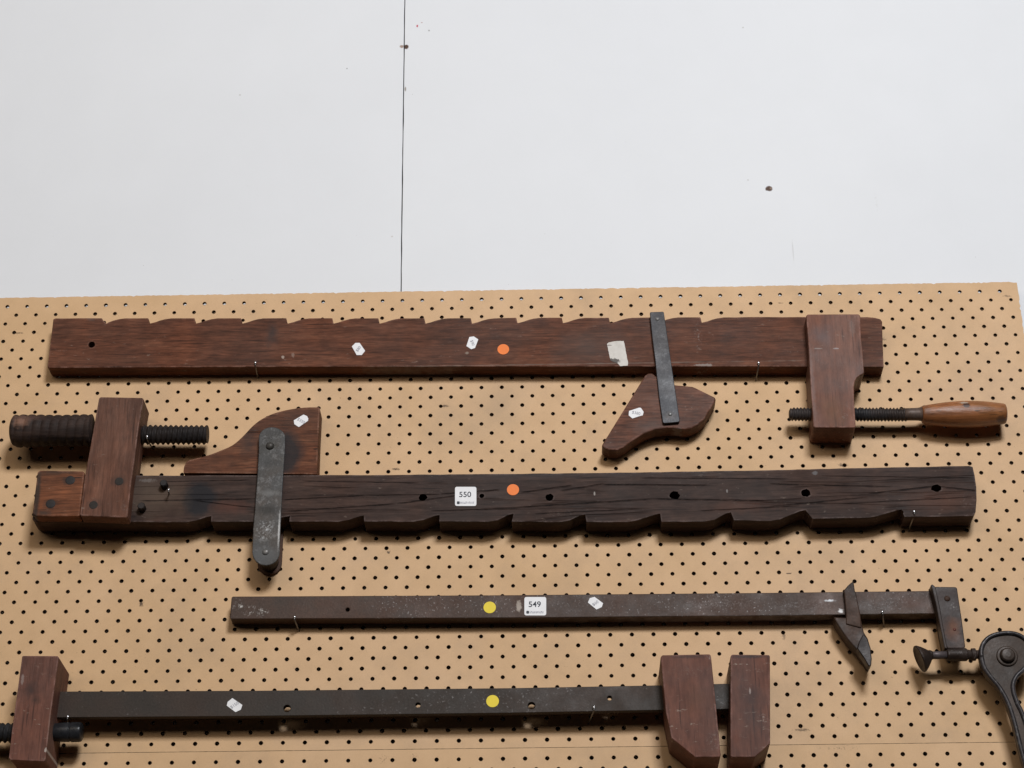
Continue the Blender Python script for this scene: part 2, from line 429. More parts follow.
def pegboard(i0, i1, rows, z0, ztop, zbot, xl, xr, seed):
    """sheet drilled with staggered holes; cell columns i0..i1 in half pitches"""
    bm = bmesh.new(); rnd = random.Random(seed); h = S / 2; T = .0045
    vc = {}
    def V(x, z, y=0.0):
        key = (round(x * 1e5), round(z * 1e5), round(y * 1e5))
        if key not in vc: vc[key] = bm.verts.new((x, y, z))
        return vc[key]
    N = 16
    for j in range(rows):
        for a in range(i0, i1):
            cx, cz = a * h, z0 - j * h
            co = [(cx - h / 2, cz - h / 2), (cx + h / 2, cz - h / 2), (cx + h / 2, cz + h / 2), (cx - h / 2, cz + h / 2)]
            if (a + j) % 2 or cx + h / 2 > xr + .01:
                bm.faces.new([V(*c) for c in co]); continue
            rad = HR * rnd.uniform(.94, 1.06)
            def ring(r, y):
                return [bm.verts.new((cx + r * math.cos(2 * math.pi * (q + .5) / N - 3 * math.pi / 4 - math.pi / N), y, cz + r * math.sin(2 * math.pi * (q + .5) / N - 3 * math.pi / 4 - math.pi / N))) for q in range(N)]
            r0 = ring(rad + .00025, 0); r1 = ring(rad, .0003); r2 = ring(rad * .97, T)
            cv = [V(*c) for c in co]
            for q in range(4):
                for e in range(4):
                    s_ = q * 4 + e
                    bm.faces.new((cv[q], r0[(s_ + 1) % N], r0[s_]) if True else ())
                bm.faces.new((cv[q], cv[(q + 1) % 4], r0[(q * 4 + 4) % N]))
            for s_ in range(N):
                bm.faces.new((r0[s_], r0[(s_ + 1) % N], r1[(s_ + 1) % N], r1[s_])).material_index = 1
                bm.faces.new((r1[s_], r1[(s_ + 1) % N], r2[(s_ + 1) % N], r2[s_])).material_index = 1
    gx0, gx1 = (i0 - .5) * h, (i1 - .5) * h; gz1, gz0 = z0 + h / 2, z0 - (rows - .5) * h
    cols = [(a - .5) * h for a in range(i0, i1 + 1)]; rws = [z0 + h / 2 - j * h for j in range(rows + 1)]
    def margin(line, outer):
        for (p, q) in zip(line, line[1:]):
            mids = [outer(p, q, t) for t in (0, .25, .5, .75, 1)]
            o = [V(*mm) for mm in mids]; ob = [V(mm[0], mm[1], T) for mm in mids]
            bm.faces.new([V(*p), V(*q)] + o[::-1])
            for e in range(4): bm.faces.new((o[e], o[e + 1], ob[e + 1], ob[e])).material_index = 1
    jit = {}
    def J(x, amp=.0004):
        key = round(x * 1e4)
        if key not in jit: jit[key] = rnd.uniform(-amp, amp) - (rnd.random() < .10) * rnd.uniform(.0004, .0012)
        return jit[key]
    def top(p, q, t): x = p[0] + (q[0] - p[0]) * t; return (x, ztop + J(x) * (1 if seed == 1 else .12))
    def bot(p, q, t): x = p[0] + (q[0] - p[0]) * t; return (x, zbot + J(x + 10) * .12)
    margin([(x, gz1) for x in cols], top); margin([(x, gz0) for x in cols], bot)
    def right(p, q, t): z = p[1] + (q[1] - p[1]) * t; return (xr + J(z + 5), z)
    def left(p, q, t): z = p[1] + (q[1] - p[1]) * t; return (xl, z)
    margin([(gx1, z) for z in rws], right); margin([(gx0, z) for z in rws], left)
    # corners
    c1 = [V(gx1, gz1), V(*right((gx1, gz1), (gx1, gz1), 0)), V(xr - .0006, ztop - .001), V(*top((gx1, gz1), (gx1, gz1), 0))]; bm.faces.new(c1)
    c2 = [V(gx1, gz0), V(*right((gx1, gz0), (gx1, gz0), 0)), V(xr - .0004, zbot + .0005), V(*bot((gx1, gz0), (gx1, gz0), 0))]; bm.faces.new(c2)
    bmesh.ops.recalc_face_normals(bm, faces=bm.faces)
    f = max(bm.faces, key=lambda q: q.calc_area())
    if f.normal.y > 0:
        bmesh.ops.reverse_faces(bm, faces=bm.faces)
    me = bpy.data.meshes.new('pegboard'); bm.to_mesh(me); bm.free(); return me
XR = 1.2935
pb = obj('pegboard', pegboard(-24, 102, 47, 0.0, .01325, -.5934, -.315, XR, 1), board_material('tan_hardboard', 1), base=(0, 0, 0))
M_core = plain('hardboard_core', (.10, .055, .03), .8)
pb.data.materials.append(M_core)
pb['label'] = 'large upper tan pegboard sheet full of small holes behind the hanging clamps'; pb['category'] = 'pegboard'
pb2 = obj('pegboard', pegboard(-24, 102, 22, -.6063, -.5939, -.8852, -.315, XR, 2), board_material('tan_hardboard_low', 2, 1.0), base=(0, 0, 0))
pb2.data.materials.append(M_core)
pb2['label'] = 'lower tan pegboard sheet, only its top strip showing under the seam'; pb2['category'] = 'pegboard'

# ------------------------------------------------------------------ stickers
M_paper = plain('white_sticker_paper', (.80, .80, .82), .5, .4, var=.06)
M_orange = plain('orange_sticker', (.86, .19, .012), .55, var=.06)
M_yellow = plain('yellow_sticker', (.80, .62, .02), .55, var=.06)
M_ink = plain('dark_ink', (.05, .055, .07), .7, var=.1)
M_ink2 = plain('pale_ink', (.32, .32, .37), .7, var=.1)

def text_mesh(body, size, bold=0.0):
    cu = bpy.data.curves.new('lettering', 'FONT'); cu.body = body; cu.size = size; cu.align_x = 'CENTER'; cu.align_y = 'CENTER'; cu.offset = bold
    o = bpy.data.objects.new('tmp_text', cu); C.objects.link(o)
    bpy.context.view_layer.update()
    me = bpy.data.meshes.new_from_object(o.evaluated_get(bpy.context.evaluated_depsgraph_get()))
    bpy.data.objects.remove(o); bpy.data.curves.remove(cu)
    return me

def lay(me, px, py, d, ang=0, sx=1):
    me.transform(Matrix.Diagonal((sx, 1, 1, 1)))
    me.transform(Matrix.Rotation(R(90), 4, 'X'))
    me.transform(Matrix.Rotation(R(-ang), 4, 'Y'))
    p = P(px, py, d); me.transform(Matrix.Translation(p)); return me

def price_tag(parent, pts, d, body, ang, size=.0052):
    cx = (min(p[0] for p in pts) + max(p[0] for p in pts)) / 2; cy = (min(p[1] for p in pts) + max(p[1] for p in pts)) / 2
    t = obj('price_tag', from_bm(prism(pts, d + .0001, d + .0005)), M_paper, parent)
    obj('lettering', lay(text_mesh(body, size), cx, cy, d + .0007, ang), M_ink2, t)
    return t

def dot(parent, px, py, d, mat):
    c = wxz(px, py, d)
    return obj('round_sticker', from_bm(prism_bm(circle_pts(c, .0073, 32), d + .0001, d + .0004)), mat, parent)

def rounded(px0, py0, px1, py1, r, n=5):
    pts = []
    for cx, cy, a0 in ((px1 - r, py0 + r, -90), (px1 - r, py1 - r, 0), (px0 + r, py1 - r, 90), (px0 + r, py0 + r, 180)):
        for k in range(n + 1):
            a = R(a0 + 90 * k / n); pts.append((cx + r * math.cos(a), cy + r * math.sin(a)))
    return pts

def lot_label(parent, x0, y0, x1, y1, d, num):
    t = obj('lot_label', from_bm(prism(rounded(x0, y0, x1, y1, 1.9), d + .0001, d + .0006)), M_paper, parent)
    cx, cy = (x0 + x1) / 2, (y0 + y1) / 2
    obj('lettering', lay(text_mesh(num, .0098, .00012), cx - .6, cy - 1.7, d + .0008, 0, 1.02), M_ink, t)
    # the small printed line along the bottom: a dark mark, then letters too small to read
    bm = bmesh.new()
    yb = y1 - 3.3
    prism(rounded(x0 + 1.9, yb - 1.3, x0 + 4.7, yb + 1.4, .7, 3), d + .0007, d + .0009, bm)
    obj('printed_mark', from_bm(bm), M_ink, t)
    rnd = random.Random(len(num) + int(num)); bm = bmesh.new(); x = x0 + 5.4
    while x < x1 - 2.3:
        wd = rnd.uniform(.34, .5)
        prism([(x, yb - .95), (x + wd, yb - .95), (x + wd, yb + 1.0), (x, yb + 1.0)], d + .0007, d + .0009, bm)
        if rnd.random() < .7:
            yy = yb + rnd.choice((-.8, 0, .75)); prism([(x + wd, yy - .16), (x + wd + .5, yy - .16), (x + wd + .5, yy + .2), (x + wd, yy + .2)], d + .0007, d + .0009, bm)
        x += wd + rnd.uniform(.55, .75)
    obj('printed_line', from_bm(bm), M_ink2, t)
    return t

# ------------------------------------------------------------------ metal used everywhere
M_dark = iron('black_iron', (.019, .0185, .020), (.05, .028, .018), rust_amt=.3, rough=.55, metal=.1)
M_rivet_light = iron('worn_rivet', (.20, .20, .20), (.10, .07, .05), rust_amt=.3, rough=.38, metal=.7)
M_nail = plain('bright_steel', (.62, .62, .64), .25, .5, .9, var=.1)
M_nail_shaft = plain('steel_wire', (.20, .19, .18), .4, .5, .8, var=.2)

def rivet(parent, px, py, d, r, mat, h=.0012, name='rivet'):
    c = P(px, py, d)
    prof = [(-.001, r)] + [(h * math.sin(a), max(.0002, r * math.cos(a))) for a in [R(q) for q in (0, 25, 45, 65, 82)]]
    return obj(name, from_bm(lathe_bm(c, (0, -1, 0), prof, 20)), mat, parent, smooth=True)

# ================================================================== CLAMP 1: toothed brown wooden bar with handled screw
B1 = tuple(P(47, 368, 0))
c1 = thing('wooden_clamp', B1, 'brown wooden clamp with sawtooth top edge and turned wooden screw handle, topmost on the board', 'clamp', 'old clamps hanging on the pegboard')
D1 = .024
sawx = [102, 148.5, 194.7, 241.2, 286.5, 332.5, 378.5, 424.5, 471, 516.5, 562, 609, 655, 700.7]
o = [(53.2, 319.2), (55.5, 318.2)]
for i, x in enumerate(sawx):
    yt = 318.0 - (x > 500) * .5 - (x > 640) * .4; yb = yt + 5.4
    dx = 4.5 if i == 0 else 1.1
    o += [(x - .2, yt), (x + dx * .3, yt + (2.6 if i == 0 else 2.2)), (x + dx, yb)]
    o += [(x + 7, yt + 3.9), (x + 11.5, yt + 2.3), (x + 17, yt + .9), (x + 23, yt + .1)]
o += [(770, 316.8), (867, 316.9), (875, 317.6), (880.6, 319.2), (882.2, 321.5), (882.6, 340), (883.8, 367), (770, 366.4), (512, 366.4), (256, 366.8), (49, 367.8), (47.5, 366.6), (50, 345)]
brown = dict(dark=(.062, .026, .0165), mid=(.100, .040, .0255), light=(.137, .061, .040))
M1 = wood('brown_bar_wood', grain='x', rough=.58, scratch=.35, base=B1, seed=1, **brown, tilt=1,
          spots=[(wxz(95, 325), .007, .009, (.10, .085, .08), .5, dict(soft=.6)), (wxz(272, 335, D1), .010, .02, (.035, .028, .027), .7, dict(soft=.8)),
                 (wxz(590, 345, D1), .06, .03, (.085, .06, .05), .45, dict(soft=.9)), (wxz(120, 360, D1), .1, .006, (.14, .06, .035), .35, dict(soft=.9)),
                 (wxz(467, 353, D1), .003, .002, (.35, .3, .25), .5), (wxz(283, 357, D1), .0022, .0025, (.4, .32, .27), .8), (wxz(293, 355, D1), .0022, .004, (.3, .22, .18), .5),
                 (wxz(698, 336, D1), .006, .025, (.3, .26, .24), .5, dict(ragged=.5, soft=.9, speck=380)), (wxz(704, 365, D1), .014, .002, (.34, .31, .29), .6, dict(ragged=1.0, nscale=300)),
                 (wxz(512, 364.9, D1), .5, .0011, (.22, .17, .14), .5, dict(ragged=1.1, nscale=90, soft=.8))])
me = cut(from_bm(prism_bm(wobble(outline(o, D1), .012, .00018, 1), .0008, D1)), [(circle_pts(wxz(91.6, 344.6, D1), .0042, 18), -.01, .05)])
obj('bar', me, M1, c1, bevel=.0007)
bmx = bmesh.new()
# fixed head
M1h = wood('head_wood', (.105, .048, .036), (.145, .066, .049), (.180, .088, .067), 'z', rough=.5, scratch=.7, base=B1, seed=4, scale=.7, streak=.4, spec=.2,
           spots=[(wxz(822, 335, .045), .018, .018, (.12, .085, .085), .55, dict(soft=.9)), (wxz(833, 410, .045), .018, .03, (.15, .075, .04), .55, dict(soft=.95)),
                  (wxz(824, 366, .045), .006, .008, (.06, .03, .024), .5, dict(ragged=.9, soft=.9)), (wxz(836, 348.5, .045), .004, .0012, (.33, .3, .3), .7), (wxz(818, 348.5, .045), .006, .001, (.27, .22, .2), .7),
                  (wxz(852, 322, .045), .008, .008, (.2, .14, .12), .4, dict(ragged=.5, soft=.9, speck=330)), (wxz(847, 415, .045), .016, .02, (.26, .2, .18), .4, dict(ragged=.5, soft=.9, speck=300)),
                  (wxz(812, 380, .045), .0035, .07, (.2, .14, .13), .5, dict(ragged=.8, nscale=120, soft=.8)), (wxz(852, 328, .045), .004, .012, (.2, .14, .12), .4)])
hd = [(806.2, 315.2), (808, 314.2), (858.5, 313.9), (860.3, 315.4), (861, 337.5), (863, 352), (864.2, 372.4), (863.2, 374), (859.8, 375.4), (856.5, 378.4), (854.6, 382), (854, 386), (854.2, 400), (855.8, 426.4), (854.5, 427.6), (815, 427.6), (813.2, 426.6), (812.4, 410), (811.2, 395), (808.5, 345)]
obj('fixed_head', from_bm(prism(hd, .001, .045)), M1h, c1, bevel=.0022, seg=3)
# screw and handle
ax = .026
a0 = P(789, 414.2, ax); a1 = P(906, 414.6, ax)
M1s = iron('screw_iron', (.038, .037, .04), (.07, .04, .025), rust_amt=.5, rough=.42, metal=.5)
obj('screw', from_bm(thread_bm(a0, a1, .0088, .0022, .0042, per=8, endr=.005)), M1s, c1, smooth=True)
sx_ = scale_at(950, 415, ax)
fz = P(903, 414.4, ax)
obj('ferrule', from_bm(lathe_bm(fz, (1, 0, 0), [(0, .0062), (.0005, .0076), (.010, .0077), (.018, .0079), (.0235, .0088), (.0245, .0105), (.0262, .0108)], 32)), iron('ferrule_iron', (.095, .07, .06), (.10, .055, .035), rust_amt=.6, rough=.42, metal=.35), c1, smooth=True)
hz = P(921.8, 414.7, ax)
hp = [(0, .0092), (.0012, .0108), (.006, .0118), (.016, .0133), (.030, .0150), (.045, .0161), (.058, .0164), (.072, .0160), (.085, .0148), (.096, .0134), (.1015, .0126), (.1032, .0117), (.1040, .0100)]
hb = P(960, 415, ax)
M1k = wood('varnished_handle_wood', (.13, .050, .020), (.205, .083, .032), (.27, .120, .048), 'x', rough=.3, scratch=.1, base=B1, seed=8, scale=.8, streak=.25, spec=.5, edge=0,
           spots=[(wxz(964.5, 411, ax), .0058, .0042, (.035, .02, .018), .9, dict(ragged=.9, nscale=260)), (wxz(975, 416.5, ax), .004, .0012, (.05, .03, .02), .8),
                  (wxz(1000, 422, ax), .006, .004, (.05, .03, .02), .6), (wxz(926, 413, ax), .006, .01, (.09, .04, .022), .5, dict(soft=.8)), (wxz(962, 407.5, ax), .006, .002, (.4, .36, .3), .7, dict(ragged=.9, nscale=260))])
obj('handle', from_bm(lathe_bm(hz, (1, 0, -.004), [(t_ * .984, r_) for t_, r_ in smooth_line(hp, 3)], 40)), M1k, c1, smooth=True)
# hanging jaw and its iron strap
M1j = wood('jaw_wood', (.060, .025, .017), (.110, .047, .032), (.150, .072, .053), 'x', rough=.5, scratch=.5, base=B1, seed=11, tilt=-18,
           spots=[(wxz(677, 428, .03), .008, .003, (.2, .17, .16), .6, dict(ragged=.9, nscale=200)), (wxz(650, 425, .03), .03, .012, (.12, .085, .075), .5, dict(soft=.9)), (wxz(640, 395, .03), .014, .025, (.12, .05, .032), .4, dict(soft=.9))])
jw = [(645, 375.4), (648, 373.2), (652, 373), (656, 376), (675, 384.8), (692.5, 386.4), (695.5, 387.6), (715, 397.2), (716, 399.5), (710, 410), (705, 418.7), (698.7, 424.4), (691, 428.3), (684, 429.4), (677.5, 428.2), (667.5, 427.6), (655, 429.4), (643.7, 433.7), (632.5, 440.6), (623.7, 447.3), (617, 450.2), (608.7, 450), (603.4, 447.6), (601.6, 445.4)]
obj('movable_jaw', from_bm(prism(jw, .003, .0265)), M1j, c1, bevel=.0018, seg=2)
M1p = iron('strap_steel', (.045, .046, .052), (.05, .04, .035), rust_amt=.35, rough=.42, metal=.35, grain=.6, base=B1, bright=.06,
           spots=[(wxz(656, 345, .031), .005, .010, (.03, .03, .033), .7, dict(soft=.8)), (wxz(670, 416, .031), .009, .008, (.04, .026, .02), .6, dict(soft=.9)), (wxz(664, 378, .031), .006, .004, (.03, .03, .03), .5)])
st = [(649.8, 312.6), (650.6, 311.9), (663, 311.5), (663.9, 312.2), (666.5, 330), (672, 368), (676.2, 396), (679.8, 420.5), (678.6, 422), (664.5, 423.2), (662.8, 422.4), (659, 396), (655.2, 360), (652.6, 340)]
obj('strap', from_bm(prism(st, .0275, .0310)), M1p, c1, bevel=.0007)
for x, y in ((657.4, 319), (670.2, 414.2)): rivet(c1, x, y, .031, .0026, M_rivet_light, .0014)
price_tag(c1, [(347 + x / 32, 338 + y / 32) for x, y in ((155, 270), (270, 155), (405, 155), (580, 410), (470, 545), (310, 545))], D1, '$80', 57)
price_tag(c1, [(460 + x / 32, 332 + y / 32) for x, y in ((300, 160), (440, 140), (585, 235), (480, 510), (360, 550), (205, 450))], D1, '$90', -72)
price_tag(c1, [(624 + x / 32, 400 + y / 32) for x, y in ((160, 350), (480, 245), (540, 250), (630, 380), (600, 490), (480, 520), (270, 590), (150, 490))], .0265, '$380', -14)
dot(c1, 503.3, 349.4, D1, M_orange)
kp = NT('torn_label_paper', .7, .3)
n_ = kp.noise(kp.co, 120, 4, .6)
colp = kp.ramp(n_, [(.3, (.58, .55, .51)), (.7, (.70, .67, .63))])
colp = kp.spot(colp, (wxz(614, 361.5, D1)[0] - B1[0], wxz(614, 361.5, D1)[1] - B1[2]), .008, .0045, (.06, .05, .045), .9, ragged=1.2, nscale=350)
colp = kp.spot(colp, (wxz(609, 345.5, D1)[0] - B1[0], wxz(609, 345.5, D1)[1] - B1[2]), .0045, .001, (.2, .16, .15), .7, ragged=.6)
kp.link(colp, kp.b.inputs['Base Color'])
t = obj('torn_label', from_bm(prism_bm(wobble(outline([(600 + x / 21.34, 335 + y / 21.34) for x, y in ((150, 195), (180, 165), (330, 135), (505, 130), (530, 240), (600, 600), (592, 655), (430, 668), (395, 625), (340, 590), (280, 575), (222, 545), (190, 400))], D1), .002, .0002, 5), D1 + .0001, D1 + .0005)), kp.mat, c1)
t['label'] = 'torn off-white paper label'

# ================================================================== CLAMP 2: dark bar with teeth below, wooden screw, steel strap
B2 = tuple(P(32, 534, 0))
c2 = thing('wooden_clamp', B2, 'heavy dark cracked wooden clamp with notched lower edge, steel strap and fat wooden screw', 'clamp', 'old clamps hanging on the pegboard')
D2 = .032
o = [(40.5, 477), (131, 475.6), (256, 475.4), (400, 474.8), (512, 473.9), (640, 472.4), (768, 470.2), (870, 467.8), (969, 465.9), (972.6, 466.8), (974.6, 475), (976.3, 487), (976.6, 500), (975.6, 512), (973, 516), (904.5, 516.8)]
for (x1, yb1, xa, ya, xs, ys) in ((904, 515.6, 901.5, 509.4, 868, 517.6), (812.6, 518.7, 805.5, 510, 770, 521), (734, 520.2, 731, 512.3, 704.5, 521.4), (661.5, 521.8, 660.2, 513.5, 627, 522),
                                  (586.6, 522, 585.2, 514.4, 559.5, 522.1), (511.8, 521.6, 513.6, 513.7, 488, 521.8), (439.3, 521.4, 439.6, 514.9, 413.5, 521.6), (364.2, 521.4, 363.8, 515.5, 338, 521.7), (289.4, 521.5, 290, 515.8, 262, 521.8), (211, 521.6, 211.4, 516, 186, 522.2)):
    o += [(x1, yb1), (xa, ya), (xa - 5, ya + 1.0), (xs + 10, ys - 1.7), (xs, ys)]
o += [(127, 522), (36, 522), (32.4, 519)]
M2 = wood('dark_old_wood', (.030, .0195, .0180), (.047, .0305, .0280), (.069, .0455, .0410), 'x', tilt=2.5, cracks=.25, streak=.5, rough=.62, scratch=.3, base=B2, seed=3, scale=.8,
          lines=[(wxz(a, b, D2), wxz(c, d, D2), w_) for a, b, c, d, w_ in ((282, 500, 365, 495.5, .0010), (365, 495.5, 440, 494.5, .0009), (440, 494, 500, 490, .0010), (282, 512, 396, 504, .0012), (396, 504, 470, 494, .0011), (520, 493, 572, 485.5, .0012),
                 (560, 491, 604, 484, .0013), (598, 484.5, 712, 485.5, .0012), (516, 507.5, 655, 499, .0013), (650, 499, 770, 501, .0013), (430, 511, 520, 508.5, .0009), (534, 514, 640, 509, .0010), (768, 484, 893, 487, .0012), (868, 494, 940, 486, .0014),
                 (936, 486.5, 976, 491, .0015), (768, 507, 870, 497, .0011), (840, 504, 974, 497, .0009), (137, 501, 258, 499, .0011), (188, 500, 256, 508, .0009), (300, 481, 420, 483, .0008), (640, 478, 790, 479, .0008), (820, 476, 972, 478, .0008), (160, 482, 250, 480, .0007), (700, 511, 800, 506, .0009))],
          spots=[(wxz(200, 499, D2), .024, .026, (.016, .016, .019), .9, dict(soft=.35, ragged=.35, nscale=40)), (wxz(156, 497, D2), .045, .032, (.10, .072, .054), .7, dict(soft=.8)),
                 (wxz(230, 507, D2), .03, .012, (.11, .042, .028), .6, dict(soft=.9)), (wxz(147, 480.5, D2), .012, .0025, (.16, .14, .13), .6, dict(ragged=1)),
                 (wxz(940, 500, D2), .05, .02, (.10, .045, .030), .6, dict(soft=.9)), (wxz(740, 507, D2), .05, .012, (.095, .043, .029), .55, dict(soft=.9)),
                 (wxz(968, 502, D2), .012, .014, (.18, .14, .125), .45, dict(ragged=.5, soft=.9, speck=200)), (wxz(815, 473, D2), .004, .003, (.2, .2, .21), .5), (wxz(594.5, 493.5, D2), .0012, .003, (.35, .32, .3), .8),
                 (wxz(727, 491, D2), .0012, .003, (.3, .28, .27), .6), (wxz(553, 475, D2), .2, .006, (.042, .042, .046), .35, dict(soft=.9)), (wxz(560, 513, D2), .02, .006, (.2, .17, .15), .3, dict(ragged=.5, soft=.9, speck=330))])
me = from_bm(prism_bm(wobble(outline(o, D2), .012, .0003, 2), .0008, D2))
def irregular(px, py, d, rx, rz, seed):
    r_ = random.Random(seed); c = wxz(px, py, d)
    return [(c[0] + rx * r_.uniform(.85, 1.12) * math.cos(a * math.pi / 7), c[1] + rz * r_.uniform(.85, 1.12) * math.sin(a * math.pi / 7)) for a in range(14)]
cuts = [(irregular(*q, i), .006, .06) for i, q in enumerate(((423, 497.3, D2, .0050, .0045), (549.6, 497.4, D2, .0050, .0048), (674.6, 495.3, D2, .0060, .0056), (806, 493, D2, .0056, .0052), (936.3, 488, D2, .0066, .0046), (481.7, 496, D2, .0030, .0030), (901, 512, D2, .003, .0026)))]
obj('bar', cut(me, cuts), M2, c2, bevel=.0014)
M2b = wood('end_block_wood', (.070, .026, .014), (.130, .050, .026), (.175, .070, .037), 'x', rough=.5, scratch=.2, base=B2, seed=6, tilt=8,
           spots=[(wxz(69, 480.5, .05), .010, .007, (.02, .02, .02), .8, dict(soft=.6)), (wxz(50, 504, .05), .010, .008, (.03, .028, .024), .6, dict(soft=.8)), (wxz(36, 498, .05), .0055, .055, (.028, .023, .019), .85, dict(soft=.5, ragged=.2)),  # includes a dark strip along the left edge for the block's side
                  (wxz(58, 472, .05), .04, .005, (.05, .03, .022), .7, dict(soft=.8)), (wxz(44, 513, .05), .012, .005, (.04, .035, .03), .6, dict(soft=.8)), (wxz(77, 477.8, .05), .008, .0010, (.02, .01, .008), .9)])
bmx = prism_bm(outline([(37.4, 472), (40, 470.2), (83, 471), (84.6, 472.4), (79.6, 514.8), (78.6, 516.2), (35.5, 516.2), (32.4, 513.5)], .05), D2 + .0008, .05)
obj('end_block', from_bm(bmx), M2b, c2, bevel=.0035, seg=3)
M2u = wood('upright_wood', (.080, .038, .027), (.112, .054, .040), (.145, .075, .057), 'z', rough=.56, scratch=.4, base=B2, seed=9, tilt=-6, scale=.8, streak=.5,
           spots=[(wxz(119, 480, .053), .010, .010, (.03, .03, .028), .65, dict(soft=.9)), (wxz(94, 504, .053), .009, .009, (.045, .04, .038), .6, dict(soft=.8)), (wxz(108, 440, .053), .012, .05, (.12, .06, .042), .5, dict(soft=.95)), (wxz(125, 507, .053), .006, .01, (.22, .17, .15), .35, dict(ragged=.5, soft=.9, speck=330))])
up = [(98.8, 398.2), (100.5, 396.8), (142.2, 397.6), (143.8, 399.4), (139, 424), (134.6, 460), (131.2, 482), (127.6, 516), (126.4, 517.6), (81, 515.8), (79.8, 514.4), (84.5, 478), (91.5, 440)]
bmx = bmesh.new()
F_ = outline(up, .053)
prism_bm(F_, D2 + .0006, .053, bmx)
obj('upright', from_bm(bmx), M2u, c2, bevel=.0022, seg=3)
zt = wxz(130, 475.8, D2)[1]
lo = [p for p in F_ if p[1] > zt - .0]
xl_ = min(p[0] for p in lo)
Fu = [p for p in F_ if p[1] > zt + .002]
Fu = sorted([p for p in Fu if p[0] > .16 * 0 + sum(q[0] for q in Fu) / len(Fu)], key=lambda q: -q[1]), sorted([p for p in Fu if p[0] <= sum(q[0] for q in Fu) / len(Fu)], key=lambda q: q[1])
rp = Fu[0] + [(wxz(131.6, 480, .053)[0], zt + .0012)] + [(wxz(84.9, 476, .053)[0], zt + .0012)] + Fu[1]
obj('upright_tenon', from_bm(prism_bm(rp, .014, D2 + .0006)), M2u, c2, bevel=.002)
for x, y in ((119.2, 481.4), (93.4, 505)): rivet(c2, x, y, .053, .0052, iron('peg_iron', (.032, .027, .024), (.06, .04, .03), rough=.7, metal=.0), .0004, 'peg')
for x, y in ((70.2, 480.3), (50.6, 503.8)): rivet(c2, x, y, .05, .0058, M_dark, .0004, 'peg')
for x, y in ((164.8, 486.2), (142.6, 509)):
    c = P(x, y, D2)
    obj('bolt', from_bm(lathe_bm(c, (0, -1, 0), [(-.002, .0048), (.009, .0048), (.0105, .0038)], 8)), M_dark, c2)
# wooden screw: fat shank to the left, thinner end to the right
M2s = wood('dark_screw_wood', (.017, .012, .011), (.034, .024, .023), (.060, .041, .037), 'x', rough=.65, scratch=.15, base=B2, seed=13, edge=0, streak=.3,
           spots=[(wxz(22, 422, .05), .016, .010, (.24, .13, .09), .8, dict(ragged=.9, nscale=90, soft=.7)), (wxz(30, 418, .05), .025, .007, (.09, .05, .042), .6, dict(ragged=.6, soft=.8))])
sc = .036
obj('screw_shank', from_bm(thread_bm(P(11.5, 431.2, sc), P(92, 430.2, sc), .0198, .0021, .0106, per=10, round_=True, endr=.006, worn=.0007)), M2s, c2, smooth=True)
obj('screw_end', from_bm(thread_bm(P(138, 434.8, .030), P(207.6, 435.0, .030), .0125, .0030, .0063, per=8, worn=.0002)), M_dark, c2)
# jaw
M2j = wood('reddish_jaw_wood', (.050, .020, .012), (.112, .044, .025), (.165, .075, .044), 'x', cracks=.5, rough=.58, scratch=.2, base=B2, seed=15, scale=1.0,
           spots=[(wxz(281, 452, .03), .030, .034, (.020, .019, .021), .9, dict(soft=.35, ragged=.3, nscale=40)), (wxz(300, 418, .03), .03, .015, (.055, .035, .028), .5, dict(soft=.9)), (wxz(248, 440, .03), .016, .03, (.03, .024, .024), .6, dict(soft=.9)), (wxz(317, 449, .03), .006, .0012, (.01, .007, .006), .9)])  # darker patches on the jaw around the strap
jp = smooth_line([(183.3, 472), (184, 467), (186, 462.5), (189.5, 460), (206, 455.8), (220, 450.6), (232.5, 445), (242.5, 436.5), (252.5, 426), (262, 418.8), (275, 412.8), (290, 409.2), (305, 407.3), (319, 407)], 3) + [(319.8, 408), (318.2, 440), (317, 474.4), (250, 473.6), (184, 473)]
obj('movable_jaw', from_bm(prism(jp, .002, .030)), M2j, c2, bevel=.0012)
# straps
M2p = iron('grey_strap_steel', (.054, .054, .055), (.075, .052, .036), rust_amt=.55, rough=.40, metal=.35, base=B2, bright=.12, seed=2,
           spots=[(wxz(265, 531, .04), .014, .014, (.42, .43, .44), .9, dict(ragged=.4, soft=.9, speck=330)), (wxz(264, 554, .04), .02, .012, (.075, .077, .08), .8, dict(soft=.6, ragged=.2)), (wxz(267, 510, .04), .020, .009, (.022, .021, .020), .85, dict(soft=.7, ragged=.4)), (wxz(271, 463, .04), .018, .006, (.03, .03, .03), .6, dict(soft=.8, ragged=.5)), (wxz(269, 493, .04), .014, .006, (.15, .15, .15), .6, dict(soft=.8, ragged=.7, nscale=150)),  # pale speckled spot paints highlights onto the strap's lower part
                  (wxz(269, 478, .04), .017, .014, (.17, .17, .175), .55, dict(soft=.95, ragged=.5, speck=200)), (wxz(271, 446, .04), .010, .009, (.05, .048, .045), .7, dict(soft=.8)), (wxz(279, 530, .04), .0016, .03, (.5, .5, .5), .8, dict(soft=.8))])
def strap(w=0, dy=0):
    pts = []
    for k in range(13):
        a = R(180 + 180 * k / 12); pts.append((271.9 + (13.2 - w) * math.cos(a), 437.5 + (10.6 - w) * math.sin(a)))
    pts += [(284.6 - w, 452), (282.8 - w, 480), (281.3 - w, 510), (280.2 - w, 530)]
    for k in range(13):
        a = R(0 + 180 * k / 12); pts.append((265.9 + (13.8 - w) * math.cos(a), 552 + (13.4 - w) * math.sin(a)))
    pts += [(253 + w, 530), (254.8 + w, 510), (257 + w, 480), (258.6 + w, 452)]
    return pts
obj('front_strap', from_bm(prism(strap(), .0362, .0402)), M2p, c2, bevel=.0009)
